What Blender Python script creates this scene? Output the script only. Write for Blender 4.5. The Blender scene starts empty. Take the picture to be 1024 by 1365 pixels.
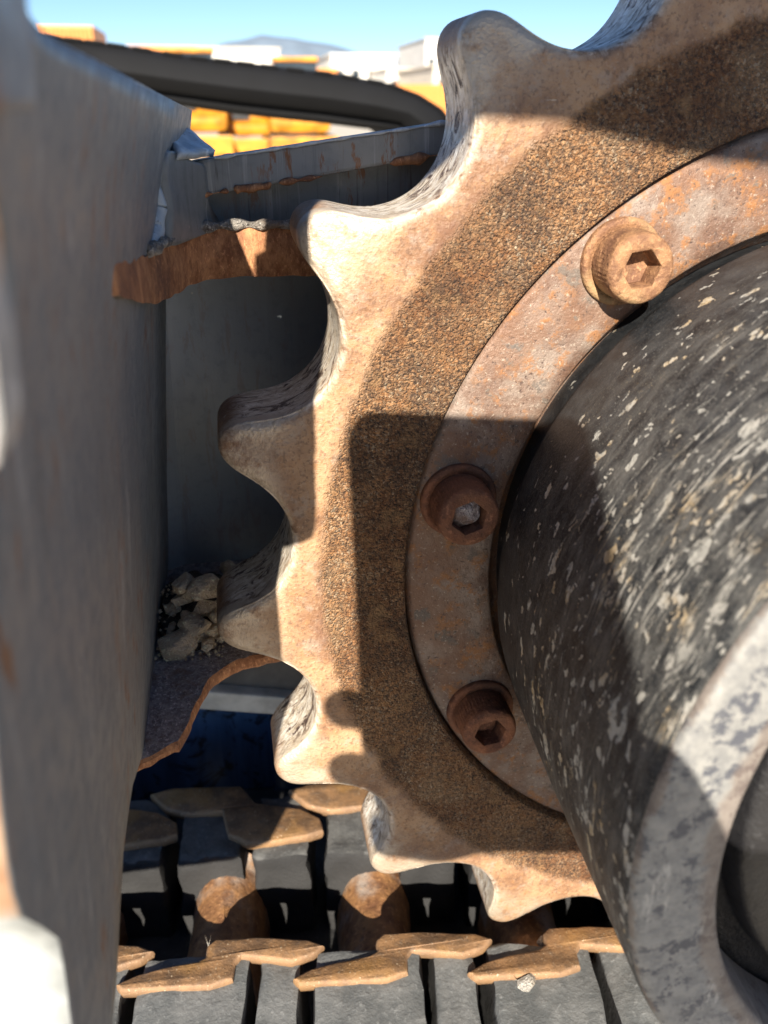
import bpy, bmesh, math, random
import numpy as np
from mathutils import Vector, Matrix, noise as mnoise

# ---------------------------------------------------------------- camera, light
U = 0.2                       # one drawing unit = 0.2 m; the sprocket axle is the origin
scene = bpy.context.scene
COL = scene.collection
FPX, PITCH, YAW = 1122.7, 0.4507, 0.17826
CAM = Vector((-1.0835, -1.3400, 0.8039))
cp, sp, cy, sy = math.cos(PITCH), math.sin(PITCH), math.cos(YAW), math.sin(YAW)
FWD = Vector((sy * cp, cy * cp, -sp)); RIGHT = Vector((cy, -sy, 0)); UP = RIGHT.cross(FWD)
SUN = Vector((0.25, 1.0, -0.58)).normalized()

cam_data = bpy.data.cameras.new('camera'); cam = bpy.data.objects.new('camera', cam_data); COL.objects.link(cam)
cam.matrix_world = Matrix((
    (RIGHT.x, UP.x, -FWD.x, CAM.x * U), (RIGHT.y, UP.y, -FWD.y, CAM.y * U),
    (RIGHT.z, UP.z, -FWD.z, CAM.z * U), (0, 0, 0, 1)))
cam_data.sensor_fit = 'HORIZONTAL'; cam_data.sensor_width = 36.0
cam_data.lens = 36.0 * FPX / 1024.0
cam_data.clip_start = 0.004; cam_data.clip_end = 20000.0
cam_data.dof.use_dof = True; cam_data.dof.focus_distance = 1.55 * U; cam_data.dof.aperture_fstop = 16.0
scene.camera = cam

world = bpy.data.worlds.new('World'); scene.world = world; world.use_nodes = True
wn = world.node_tree.nodes; wl = world.node_tree.links
sky = wn.new('ShaderNodeTexSky'); sky.sky_type = 'NISHITA'; sky.sun_disc = False
elev = math.asin(-SUN.z)
sky.sun_elevation = elev
sky.sun_rotation = math.atan2(-SUN.x, -SUN.y)
sky.altitude = 1500; sky.air_density = 0.9; sky.dust_density = 0.2; sky.ozone_density = 5.0
bg = wn['Background']; bg.inputs['Strength'].default_value = 0.058
wl.new(sky.outputs['Color'], bg.inputs['Color'])

sun_data = bpy.data.lights.new('sun', 'SUN'); sun_data.energy = 5.0; sun_data.angle = math.radians(0.55)
sun_data.color = (1.0, 0.91, 0.77)
sun = bpy.data.objects.new('sun', sun_data); COL.objects.link(sun)
sun.rotation_euler = SUN.to_track_quat('-Z', 'Y').to_euler(); sun.location = (-2, -6, 4)

vs = scene.view_settings
vs.view_transform = 'Standard'; vs.look = 'None'; vs.gamma = 1.0; vs.use_curve_mapping = False
vs.exposure = 1.32

random.seed(7)
rng = np.random.default_rng(5)

# ---------------------------------------------------------------- survey helpers
def ray(px, py):
    return RIGHT * ((px - 512) / FPX) - UP * ((py - 682.5) / FPX) + FWD
def aty(px, py, y):
    d = ray(px, py); return CAM + d * ((y - CAM.y) / d.y)
def atz(px, py, z):
    d = ray(px, py); return CAM + d * ((z - CAM.z) / d.z)

# ---------------------------------------------------------------- mesh helpers
def link(o, parent=None):
    COL.objects.link(o)
    if parent is not None: o.parent = parent
    return o
def origin_of(parent):
    v = Vector((0, 0, 0)); p = parent
    while p is not None: v += p.location; p = p.parent
    return v / U
def meshobj(name, verts, faces, mat, parent=None, base=None, smooth=True, attrs=None, uvs=None, matidx=None):
    """verts in drawing units, world placed; the object's origin goes to `base` (top-level) or its parent's"""
    off = origin_of(parent) if parent is not None else Vector(base if base is not None else (0, 0, 0))
    me = bpy.data.meshes.new(name)
    me.from_pydata([((v[0] - off.x) * U, (v[1] - off.y) * U, (v[2] - off.z) * U) for v in verts], [], faces)
    for m in (mat if isinstance(mat, (list, tuple)) else [mat]): me.materials.append(m)
    if smooth: me.polygons.foreach_set('use_smooth', [True] * len(me.polygons))
    if matidx is not None: me.polygons.foreach_set('material_index', matidx)
    if attrs:
        for k, vals in attrs.items():
            a = me.attributes.new(k, 'FLOAT', 'POINT'); a.data.foreach_set('value', list(vals))
    if uvs is not None:
        l = me.uv_layers.new(name='UVMap')
        for p in me.polygons:
            for li in p.loop_indices: l.data[li].uv = uvs[me.loops[li].vertex_index]
    me.update()
    o = bpy.data.objects.new(name, me)
    if parent is None: o.location = off * U
    return link(o, parent)
def bmobj(name, bm, mat, parent=None, base=None, smooth=False, recalc=True):
    if recalc: bmesh.ops.recalc_face_normals(bm, faces=bm.faces)
    bm.verts.ensure_lookup_table(); bm.verts.index_update()
    vs_ = [tuple(v.co) for v in bm.verts]; fs = [[v.index for v in f.verts] for f in bm.faces]
    mi = [f.material_index for f in bm.faces]
    o = meshobj(name, vs_, fs, mat, parent, base, smooth, matidx=mi); bm.free()
    return o
def thing(name, label, cat, base=(0, 0, 0), group=None):
    o = bpy.data.objects.new(name, None); o.empty_display_size = 0.02
    o.location = Vector(base) * U; link(o); tag(o, label, cat, group); return o
def tag(o, label, cat=None, group=None, kind=None):
    o['label'] = label
    if cat: o['category'] = cat
    if group: o['group'] = group
    if kind: o['kind'] = kind
    return o
def autosmooth(o, ang=35):
    me = o.data
    me.polygons.foreach_set('use_smooth', [True] * len(me.polygons))
    try: me.set_sharp_from_angle(angle=math.radians(ang))
    except Exception: pass
    return o
def prism_bm(bm, pts2, ext, bevel=0.0, seg=2, mi=0):
    """pts2: list of Vector (a planar loop), extruded by vector ext"""
    a = [bm.verts.new(p) for p in pts2]; b = [bm.verts.new(Vector(p) + Vector(ext)) for p in pts2]
    n = len(a); fs = []
    fs.append(bm.faces.new(a)); fs.append(bm.faces.new(list(reversed(b))))
    for i in range(n):
        fs.append(bm.faces.new((a[i], b[i], b[(i + 1) % n], a[(i + 1) % n])))
    for f in fs: f.material_index = mi
    bmesh.ops.recalc_face_normals(bm, faces=fs)
    if bevel > 0:
        es = [e for e in bm.edges if all(v in a or v in b for v in e.verts)]
        bmesh.ops.bevel(bm, geom=es, offset=bevel, segments=seg, affect='EDGES', profile=0.6)
    return bm
def box_bm(bm, lo, hi, bevel=0.0, seg=2, rot=None, mi=0):
    lo = Vector(lo); hi = Vector(hi)
    r = bmesh.ops.create_cube(bm, size=1.0)
    vv = r['verts']
    for v in vv:
        v.co = Vector(((v.co.x + .5) * (hi.x - lo.x) + lo.x, (v.co.y + .5) * (hi.y - lo.y) + lo.y, (v.co.z + .5) * (hi.z - lo.z) + lo.z))
    if rot is not None:
        c = (lo + hi) / 2
        for v in vv: v.co = rot @ (v.co - c) + c
    fs = set(f for v in vv for f in v.link_faces)
    for f in fs: f.material_index = mi
    if bevel > 0:
        es = list(set(e for v in vv for e in v.link_edges))
        bmesh.ops.bevel(bm, geom=es, offset=bevel, segments=seg, affect='EDGES', profile=0.6)
    return bm
def lathe(profile, n, axis=(0, 0, 0), a0=0.0, a1=2 * math.pi):
    """profile (y, r) list revolved about the Y axis through `axis`; returns verts, faces, uvs"""
    V, F, UVs = [], [], []
    for i in range(n + 1):
        t = a0 + (a1 - a0) * i / n
        for (y, r) in profile:
            V.append((axis[0] + r * math.cos(t), axis[1] + y, axis[2] + r * math.sin(t))); UVs.append((t * 0.65, y + r))
    m = len(profile)
    for i in range(n):
        for j in range(m - 1):
            F.append((i * m + j, i * m + j + 1, (i + 1) * m + j + 1, (i + 1) * m + j))
    return V, F, UVs
def rough_tube(path, rad, seg=8, jit=0.25, n_sub=6, seed=0, flat=1.0):
    """a lumpy bead along a path"""
    P = [Vector(p) for p in path]; pts = []
    for i in range(len(P) - 1):
        for k in range(n_sub): pts.append(P[i].lerp(P[i + 1], k / n_sub))
    pts.append(P[-1]); V, F = [], []
    for i, p in enumerate(pts):
        d = (pts[min(i + 1, len(pts) - 1)] - pts[max(i - 1, 0)]).normalized()
        a = d.orthogonal().normalized() if abs(d.z) > .95 else d.cross(Vector((0, 0, 1))).normalized(); b = a.cross(d).normalized()
        end = min(1, .25 + min(i, len(pts) - 1 - i) * .35)
        for k in range(seg):
            t = 2 * math.pi * k / seg
            q = p + (a * math.cos(t) + b * math.sin(t) * flat) * rad * end
            w = 1 + jit * mnoise.noise(q * 38 + Vector((seed, 0, 0))) * 2
            V.append(p + (q - p) * w)
    for i in range(len(pts) - 1):
        for k in range(seg):
            F.append((i * seg + k, i * seg + (k + 1) % seg, (i + 1) * seg + (k + 1) % seg, (i + 1) * seg + k))
    F.append(tuple(range(seg))); F.append(tuple(reversed(range((len(pts) - 1) * seg, len(pts) * seg))))
    return V, F

# ---------------------------------------------------------------- material helpers
class NG:
    def __init__(s, name):
        s.m = bpy.data.materials.new(name); s.m.use_nodes = True; s.t = s.m.node_tree
        s.n = s.t.nodes; s.l = s.t.links; s.b = s.n['Principled BSDF']
        g = s.n.new('ShaderNodeNewGeometry'); v = s.n.new('ShaderNodeVectorMath'); v.operation = 'SCALE'
        v.inputs['Scale'].default_value = 1 / U; s.l.new(g.outputs['Position'], v.inputs[0]); s.pos = v.outputs[0]
    def _in(s, sock, val):
        if val is None: return
        if hasattr(val, 'links') or isinstance(val, bpy.types.NodeSocket): s.l.new(val, sock)
        elif isinstance(val, (tuple, list)) and len(val) == 3 and sock.type == 'RGBA': sock.default_value = (*val, 1)
        else: sock.default_value = val
    def stretch(s, sc, vec=None, rot=(0, 0, 0)):
        m = s.n.new('ShaderNodeMapping'); s.l.new(vec or s.pos, m.inputs['Vector']); m.inputs['Scale'].default_value = sc; m.inputs['Rotation'].default_value = rot
        return m.outputs[0]
    def noise(s, scale, detail=4, rough=.55, vec=None, dist=0.0):
        k = s.n.new('ShaderNodeTexNoise'); s.l.new(vec or s.pos, k.inputs['Vector'])
        k.inputs['Scale'].default_value = scale; k.inputs['Detail'].default_value = detail; k.inputs['Roughness'].default_value = rough; k.inputs['Distortion'].default_value = dist
        return k.outputs['Fac']
    def voro(s, scale, vec=None, feature='F1', out='Distance', rand=1.0):
        k = s.n.new('ShaderNodeTexVoronoi'); k.feature = feature; s.l.new(vec or s.pos, k.inputs['Vector'])
        k.inputs['Scale'].default_value = scale; k.inputs['Randomness'].default_value = rand
        return k.outputs[out]
    def ramp(s, fac, lo, hi, a=0.0, b=1.0, smooth=True):
        k = s.n.new('ShaderNodeMapRange'); k.interpolation_type = 'SMOOTHSTEP' if smooth else 'LINEAR'
        s._in(k.inputs['Value'], fac)
        for nm, v in (('From Min', lo), ('From Max', hi), ('To Min', a), ('To Max', b)): k.inputs[nm].default_value = v
        return k.outputs[0]
    def mix(s, fac, a, b, blend='MIX'):
        k = s.n.new('ShaderNodeMix'); k.data_type = 'RGBA'; k.blend_type = blend
        s._in(k.inputs[0], fac); s._in(k.inputs[6], a); s._in(k.inputs[7], b); return k.outputs[2]
    def mth(s, op, a, b=None):
        k = s.n.new('ShaderNodeMath'); k.operation = op; s._in(k.inputs[0], a)
        if b is not None: s._in(k.inputs[1], b)
        return k.outputs[0]
    def attr(s, name):
        k = s.n.new('ShaderNodeAttribute'); k.attribute_name = name; return k.outputs['Fac']
    def uv(s):
        k = s.n.new('ShaderNodeUVMap'); k.uv_map = 'UVMap'; return k.outputs[0]
    def sep(s, vec=None):
        k = s.n.new('ShaderNodeSeparateXYZ'); s.l.new(vec or s.pos, k.inputs[0]); return k.outputs
    def comb(s, x, y, z):
        k = s.n.new('ShaderNodeCombineXYZ')
        for i, v in enumerate((x, y, z)): s._in(k.inputs[i], v)
        return k.outputs[0]
    def bump(s, h, strength=.5, dist=.01, prev=None):
        k = s.n.new('ShaderNodeBump'); k.inputs['Strength'].default_value = strength; k.inputs['Distance'].default_value = dist * U
        s.l.new(h, k.inputs['Height'])
        if prev is not None: s.l.new(prev, k.inputs['Normal'])
        return k.outputs[0]
    def out(s, color=None, rough=None, metal=None, normal=None, spec=None):
        s._in(s.b.inputs['Base Color'], color); s._in(s.b.inputs['Roughness'], rough); s._in(s.b.inputs['Metallic'], metal)
        if normal is not None: s.l.new(normal, s.b.inputs['Normal'])
        if spec is not None: s.b.inputs['Specular IOR Level'].default_value = spec
        return s.m
def plain(name, col, rough=.6, var=.25, sc=12, metal=0.0, bump=.15):
    g = NG(name); n = g.noise(sc, 5); d = tuple(c * (1 - var) for c in col); l = tuple(min(1, c * (1 + var)) for c in col)
    return g.out(g.mix(g.ramp(n, .3, .7), d, l), rough, metal, g.bump(g.noise(sc * 6, 4), bump, .01))

# sprocket: worn steel lands, rough pitted band, polished drive faces, tips with painted-in glint
def mat_sprocket():
    g = NG('rusted_sprocket_steel')
    x, y, z = g.sep()[0:3]
    r = g.mth('SQRT', g.mth('ADD', g.mth('MULTIPLY', x, x), g.mth('MULTIPLY', z, z)))
    rj = g.mth('ADD', r, g.mth('MULTIPLY', g.mth('SUBTRACT', g.noise(17, 6, .75), .5), .05))
    pit = g.mth('MULTIPLY', g.ramp(rj, .945, .970, 1, 0), g.ramp(y, .05, .06, 1, 0))
    # worn land colour
    n1 = g.noise(9, 5, .6); n2 = g.noise(46, 5, .65); n3 = g.noise(170, 3, .6)
    land = g.mix(g.ramp(n1, .36, .64), (.22, .115, .062), (.41, .25, .14))
    land = g.mix(g.mth('MULTIPLY', g.ramp(n2, .5, .68), .65), land, (.37, .19, .085))
    land = g.mix(g.mth('MULTIPLY', g.ramp(g.noise(21, 5, .7), .52, .66), .55), land, (.33, .27, .22))
    land = g.mix(g.mth('MULTIPLY', g.ramp(n3, .52, .66), .55), land, (.11, .06, .038))
    land = g.mix(g.mth('MULTIPLY', g.ramp(g.noise(5, 5, .7), .50, .64), .6), land, (.17, .085, .055))
    land = g.mix(g.mth('MULTIPLY', g.ramp(g.noise(120, 4, .8), .56, .68), .5), land, (.46, .33, .22))
    specks = g.ramp(g.voro(95), .10, .05); sm = g.ramp(g.noise(60, 2), .55, .62)
    land = g.mix(g.mth('MULTIPLY', g.mth('MULTIPLY', specks, sm), .7), land, (.62, .50, .38))
    # pitted band
    v = g.voro(110); p1 = g.noise(125, 4, .78); p2 = g.noise(36, 4, .7); p3 = g.noise(7, 4, .6)
    pc = g.mix(g.ramp(p1, .42, .58), (.070, .038, .024), (.40, .215, .10))
    pc = g.mix(g.mth('MULTIPLY', g.ramp(p2, .46, .62), .7), pc, (.34, .155, .055))
    pc = g.mix(g.mth('MULTIPLY', g.ramp(p3, .48, .62), .65), pc, (.075, .048, .034))
    pc = g.mix(g.mth('MULTIPLY', g.ramp(g.noise(5, 4, .6), .52, .66), .5), pc, (.38, .25, .14))
    pc = g.mix(g.ramp(g.noise(170, 3, .7), .57, .68), pc, (.60, .48, .33))
    pc = g.mix(g.ramp(g.noise(120, 3, .7, vec=g.stretch((1, 1, 1.3))), .40, .33), pc, (.035, .028, .024))
    wn_ = g.n.new('ShaderNodeTexNoise'); wn_.inputs['Scale'].default_value = 90; g.l.new(g.pos, wn_.inputs['Vector'])
    wv = g.n.new('ShaderNodeVectorMath'); wv.operation = 'MULTIPLY_ADD'; g.l.new(wn_.outputs['Color'], wv.inputs[0]); wv.inputs[1].default_value = (.012, .012, .012); g.l.new(g.pos, wv.inputs[2])
    gv = g.n.new('ShaderNodeTexVoronoi'); gv.inputs['Scale'].default_value = 250; g.l.new(wv.outputs[0], gv.inputs['Vector'])
    gr = g.sep(gv.outputs['Color'])
    big_ = g.noise(8, 4, .65)
    gsel = g.mth('ADD', gr[0], g.mth('MULTIPLY', g.mth('SUBTRACT', big_, .5), 1.1))
    gc = g.mix(g.ramp(gsel, .22, .34), (.030, .024, .020), (.13, .072, .038))
    gc = g.mix(g.ramp(gsel, .50, .62), gc, (.36, .17, .062))
    gc = g.mix(g.ramp(gsel, .74, .80), gc, (.38, .24, .125))
    gc = g.mix(g.ramp(gsel, .95, 1.0), gc, (.58, .47, .33))
    pc = g.mix(.33, pc, gc)
    v = g.mth('MULTIPLY', gv.outputs['Distance'], g.mth('ADD', gr[1], .3))
    pc = g.mix(g.ramp(g.noise(4.5, 5, .7), .44, .60), pc, (.66, .56, .50), 'MULTIPLY')
    pc = g.mix(g.mth('MULTIPLY', g.ramp(g.noise(9, 5, .7), .54, .66), .45), pc, (.46, .28, .13))
    col = g.mix(pit, land, pc)
    # drive faces
    w = g.attr('wear')
    st = g.noise(14, 6, .72, vec=g.stretch((1.3, 2.2, 1.3), rot=(.5, .2, 0)), dist=1.6)
    fine = g.noise(42, 5, .75, vec=g.stretch((.9, 2.0, .9), rot=(.4, .2, 0)), dist=.6)
    wm = g.mth('MULTIPLY', w, g.ramp(st, .38, .52))
    steel = g.mix(g.ramp(fine, .35, .65), (.52, .42, .30), (.92, .87, .79))
    col = g.mix(g.mth('MULTIPLY', w, g.ramp(st, .52, .38)), col, (.055, .032, .026))
    col = g.mix(wm, col, steel)
    glint = g.attr('polish_glint')
    pm = g.mth('MULTIPLY', glint, g.ramp(g.noise(14, 6, .75), .34, .56))
    col = g.mix(g.mth('MULTIPLY', pm, .85), col, (.62, .52, .40))  # whitened tips: sun glint put into the colour, over real polish
    gou = g.noise(1.0, 4, .7, vec=g.stretch((16, 16, 70), rot=(0, .7, 0)))
    col = g.mix(g.mth('MULTIPLY', g.mth('MULTIPLY', g.ramp(gou, .66, .70), g.ramp(r, .98, 1.0)), .6), col, (.60, .52, .42))
    met = g.mth('MAXIMUM', g.mth('MULTIPLY', wm, .25), g.mth('MULTIPLY', pm, .4))
    ro = g.mix(g.mth('MAXIMUM', wm, pm), g.mix(pit, (.55, .55, .55), (.85, .85, .85)), (.36, .36, .36))
    h = g.mth('ADD', g.mth('MULTIPLY', pit, g.mth('SUBTRACT', g.mth('MULTIPLY', p1, .6), g.mth('MULTIPLY', v, .9))), g.mth('MULTIPLY', g.mth('ADD', n2, n3), .26))
    nb = g.bump(h, .9, .011)
    nb = g.bump(g.mth('MULTIPLY', w, fine), .5, .004, nb)
    return g.out(col, ro, met, nb)
def mat_ring():
    g = NG('stained_ring_steel')
    n1, n2, n3 = g.noise(11, 5, .65), g.noise(34, 5, .7), g.noise(130, 3, .7)
    c = g.mix(g.ramp(n1, .38, .62), (.15, .088, .062), (.25, .195, .16))
    c = g.mix(g.mth('MULTIPLY', g.ramp(g.noise(5, 4, .6), .42, .58), .7), c, (.19, .10, .06))
    c = g.mix(g.mth('MULTIPLY', g.ramp(n2, .50, .64), .8), c, (.31, .135, .045))
    c = g.mix(g.mth('MULTIPLY', g.ramp(g.noise(17, 5, .7), .56, .64), .85), c, (.12, .11, .10))
    c = g.mix(g.mth('MULTIPLY', g.ramp(g.noise(150, 3, .7), .58, .70), .55), c, (.46, .40, .33))
    c = g.mix(g.ramp(n3, .42, .30), c, (.08, .05, .04))
    h = g.mth('ADD', n2, g.mth('MULTIPLY', n3, .6))
    return g.out(c, g.ramp(n2, .3, .7, .5, .75), .15, g.bump(h, .6, .006))
def mat_rust(name, a, b, c2, sc=24, stri=None, rough=.8):
    g = NG(name); vec = g.stretch(stri) if stri else None
    n1, n2, n3 = g.noise(sc, 5, .7, vec=vec), g.noise(sc * .35, 4, .6), g.noise(sc * 4.5, 3, .7, vec=vec)
    c = g.mix(g.ramp(n1, .36, .64), a, b); c = g.mix(g.mth('MULTIPLY', g.ramp(n2, .48, .64), .8), c, c2)
    c = g.mix(g.mth('MULTIPLY', g.ramp(n3, .54, .70), .5), c, tuple(min(1, v * 1.7 + .03) for v in b))
    c = g.mix(g.mth('MULTIPLY', g.ramp(n3, .42, .30), .6), c, tuple(v * .4 for v in a))
    return g.out(c, rough, .1, g.bump(g.mth('ADD', n1, g.mth('MULTIPLY', n3, .5)), .7, .008))
def mat_hub():
    g = NG('mud_spattered_black_paint')
    uv = g.uv(); y = g.sep()[1]
    base = g.mix(g.ramp(g.noise(24, 5, .7), .38, .66), (.011, .0135, .017), (.034, .038, .043))
    big = g.noise(2.4, 4, .6); amt = g.mth('MULTIPLY', g.ramp(y, .0, -.40), g.ramp(big, .25, .6, .45, 1))
    film = g.mth('MULTIPLY', g.mth('MULTIPLY', amt, g.ramp(g.noise(1.0, 6, .75, vec=g.stretch((14, 40, 1), vec=uv), dist=.6), .39, .68)), .8)
    col = g.mix(film, base, (.17, .168, .16))
    wob = g.n.new('ShaderNodeTexNoise'); wob.inputs['Scale'].default_value = 45; wob.inputs['Detail'].default_value = 4; g.l.new(uv, wob.inputs['Vector'])
    ofs = g.n.new('ShaderNodeVectorMath'); ofs.operation = 'MULTIPLY_ADD'; g.l.new(wob.outputs['Color'], ofs.inputs[0]); ofs.inputs[1].default_value = (.06, .03, 0); g.l.new(uv, ofs.inputs[2]); wuv = ofs.outputs[0]
    def drops(sx_, sy_, rad, few, many, rot=0.0):
        k = g.n.new('ShaderNodeTexVoronoi'); k.inputs['Scale'].default_value = 1.0; g.l.new(g.stretch((sx_, sy_, 1), vec=wuv, rot=(0, 0, rot)), k.inputs['Vector'])
        rnd = g.sep(k.outputs['Color'])[0]
        keep = g.ramp(g.mth('SUBTRACT', rnd, g.mth('SUBTRACT', few, g.mth('MULTIPLY', amt, few - many))), -.01, .01)
        size = g.mth('MULTIPLY', g.sep(k.outputs['Color'])[1], rad)
        d = g.ramp(g.mth('SUBTRACT', size, k.outputs['Distance']), -.02, .05)
        return g.mth('MULTIPLY', keep, d)
    m = g.mth('MAXIMUM', drops(85, 110, .50, .95, .62), drops(34, 50, .52, .98, .50))
    m = g.mth('MAXIMUM', m, drops(13, 34, .50, 1.0, .72, .12))
    scr = g.noise(1.0, 5, .8, vec=g.stretch((9, 48, 1), vec=uv, rot=(0, 0, .16)), dist=1.1)
    m = g.mth('MAXIMUM', m, g.ramp(g.mth('SUBTRACT', scr, g.mth('SUBTRACT', .74, g.mth('MULTIPLY', amt, .215))), 0, .06, 0, .9))
    fine = g.mth('MULTIPLY', g.ramp(g.noise(300, 3, .8), .57, .66), .55)
    m = g.mth('MAXIMUM', m, g.mth('MULTIPLY', fine, g.ramp(amt, 0, .5, .35, .8)))
    m = g.mth('MULTIPLY', m, g.ramp(g.noise(120, 3, .8), .25, .5, .35, 1))
    mud = g.mix(g.ramp(g.noise(11, 4, .6), .46, .64), (.37, .36, .33), (.42, .315, .18))
    mud = g.mix(g.mth('MULTIPLY', g.ramp(g.noise(60, 4, .7), .45, .65), .6), mud, (.50, .475, .43))
    col = g.mix(m, col, mud)
    return g.out(col, g.ramp(m, 0, 1, .45, .9), 0.0, g.bump(g.mth('ADD', m, g.mth('MULTIPLY', g.noise(170, 3), .3)), .7, .006), spec=.4)
def mat_hubface():
    g = NG('chipped_grey_hub_face')
    x, y, z = g.sep()[0:3]
    n = g.noise(13, 6, .72, dist=.4); n2 = g.noise(40, 4, .7)
    c = g.mix(g.ramp(n2, .35, .65), (.165, .168, .17), (.25, .248, .238))
    c = g.mix(g.mth('MULTIPLY', g.ramp(g.noise(38, 6, .78), .52, .56), g.ramp(g.noise(6, 3), .38, .55, .15, .9)), c, (.055, .06, .078))
    c = g.mix(g.mth('MULTIPLY', g.ramp(n, .58, .66), .7), c, (.12, .12, .125))
    c = g.mix(g.mth('MULTIPLY', g.ramp(g.noise(1.0, 5, .8, vec=g.stretch((20, 1, 5), rot=(0, .6, 0))), .58, .66), .5), c, (.5, .48, .44))
    r = g.mth('SQRT', g.mth('ADD', g.mth('MULTIPLY', x, x), g.mth('MULTIPLY', z, z)))
    rj = g.mth('ADD', r, g.mth('MULTIPLY', g.mth('SUBTRACT', n, .5), .05))
    rim = g.mth('MAXIMUM', g.ramp(rj, .661, .667), g.ramp(rj, .590, .575))
    c = g.mix(g.mth('MULTIPLY', rim, .5), c, (.16, .11, .08))
    return g.out(c, .6, .1, g.bump(g.mth('ADD', n, n2), .35, .006))
def mat_frame(name, base=(.150, .155, .160), dusty=(.21, .205, .20), rust=.5, streak=1.0):
    g = NG(name)
    big = g.noise(2.6, 4, .6); sm = g.noise(40, 4, .6)
    c = g.mix(g.ramp(big, .35, .65), base, dusty)
    c = g.mix(g.mth('MULTIPLY', g.ramp(sm, .5, .7), .25), c, tuple(v * .6 for v in base))
    # long rub marks running up and down
    sc = g.noise(1.0, 5, .8, vec=g.stretch((30, 30, .9)), dist=.3)
    c = g.mix(g.mth('MULTIPLY', g.ramp(sc, .56, .66), .6 * streak), c, tuple(min(1, v * 1.7) for v in dusty))
    c = g.mix(g.mth('MULTIPLY', g.ramp(sc, .44, .36), .35 * streak), c, tuple(v * .55 for v in base))
    sc2 = g.noise(1.0, 4, .75, vec=g.stretch((90, 90, 3.4)))
    c = g.mix(g.mth('MULTIPLY', g.ramp(sc2, .61, .68), .7 * streak), c, (.06, .052, .048))
    rs = g.noise(1.0, 5, .75, vec=g.stretch((30, 30, 7)), dist=.4); rr = g.ramp(g.noise(2.6, 3, .5), .42, .58)
    c = g.mix(g.mth('MULTIPLY', g.mth('MULTIPLY', g.ramp(rs, .54, .62), rr), rust), c, (.20, .085, .035))
    ch = g.ramp(g.voro(26, rand=1.0), .085, .05); cm = g.ramp(g.noise(9, 2), .56, .62)
    c = g.mix(g.mth('MULTIPLY', g.mth('MULTIPLY', ch, cm), .8), c, (.42, .40, .37))
    return g.out(c, g.ramp(sm, .3, .7, .42, .6), .0, g.bump(g.mth('ADD', g.mth('MULTIPLY', sc, .5), sm), .22, .005), spec=.45)
def mat_rubber(name, a, b, rough=.75, dust_and_shade=False):
    g = NG(name); n = g.noise(14, 5, .65); n2 = g.noise(80, 4, .7)
    c = g.mix(g.ramp(n, .35, .68), a, b); c = g.mix(g.mth('MULTIPLY', g.ramp(n2, .55, .72), .5), c, tuple(min(1, v * 1.8 + .02) for v in b))
    sc = g.noise(1.0, 4, .7, vec=g.stretch((6, 60, 40), rot=(0, 0, .3)))
    c = g.mix(g.mth('MULTIPLY', g.ramp(sc, .62, .7), .5), c, tuple(v * .5 for v in a))
    if dust_and_shade:    # dusty grey on what faces up; black sides also paint in shade
        gm = g.n.new('ShaderNodeNewGeometry'); nz = g.sep(gm.outputs['Normal'])[2]
        k = g.ramp(g.mth('ADD', nz, g.mth('MULTIPLY', g.mth('SUBTRACT', n, .5), .5)), .25, .6)
        c = g.mix(k, (.022, .022, .023), c)
    return g.out(c, rough, 0, g.bump(g.mth('ADD', n2, n), .5, .006))
def mat_grain(name, a, b, c3):
    g = NG(name); n = g.noise(60, 4, .75); n2 = g.noise(150, 3, .7); n3 = g.noise(10, 4, .6)
    c = g.mix(g.ramp(n, .38, .62), a, b); c = g.mix(g.ramp(n2, .55, .66), c, tuple(min(1, v * 1.6) for v in b)); c = g.mix(g.mth('MULTIPLY', g.ramp(n3, .5, .62), .7), c, c3)
    return g.out(c, .9, 0, g.bump(g.mth('ADD', n, n2), 1.0, .014))
def mat_lug():
    g = NG('worn_rusty_lug_steel'); n1, n2, n3 = g.noise(16, 5, .65), g.noise(55, 5, .7), g.noise(170, 3, .7)
    gm = g.n.new('ShaderNodeNewGeometry'); nz = g.sep(gm.outputs['Normal'])[2]
    c = g.mix(g.ramp(n1, .36, .64), (.13, .075, .04), (.27, .15, .07))
    c = g.mix(g.mth('MULTIPLY', g.ramp(n2, .52, .68), .6), c, (.14, .10, .07))
    c = g.mix(g.mth('MULTIPLY', g.ramp(g.noise(7, 3), .5, .65), .4), c, (.36, .19, .05))
    c = g.mix(g.mth('MULTIPLY', g.ramp(nz, .9, .6), .35), c, (.38, .23, .13))
    c = g.mix(g.ramp(n3, .62, .72), c, (.55, .44, .30))
    return g.out(c, .62, .2, g.bump(g.mth('ADD', n2, g.mth('MULTIPLY', n3, .6)), .5, .007))

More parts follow.
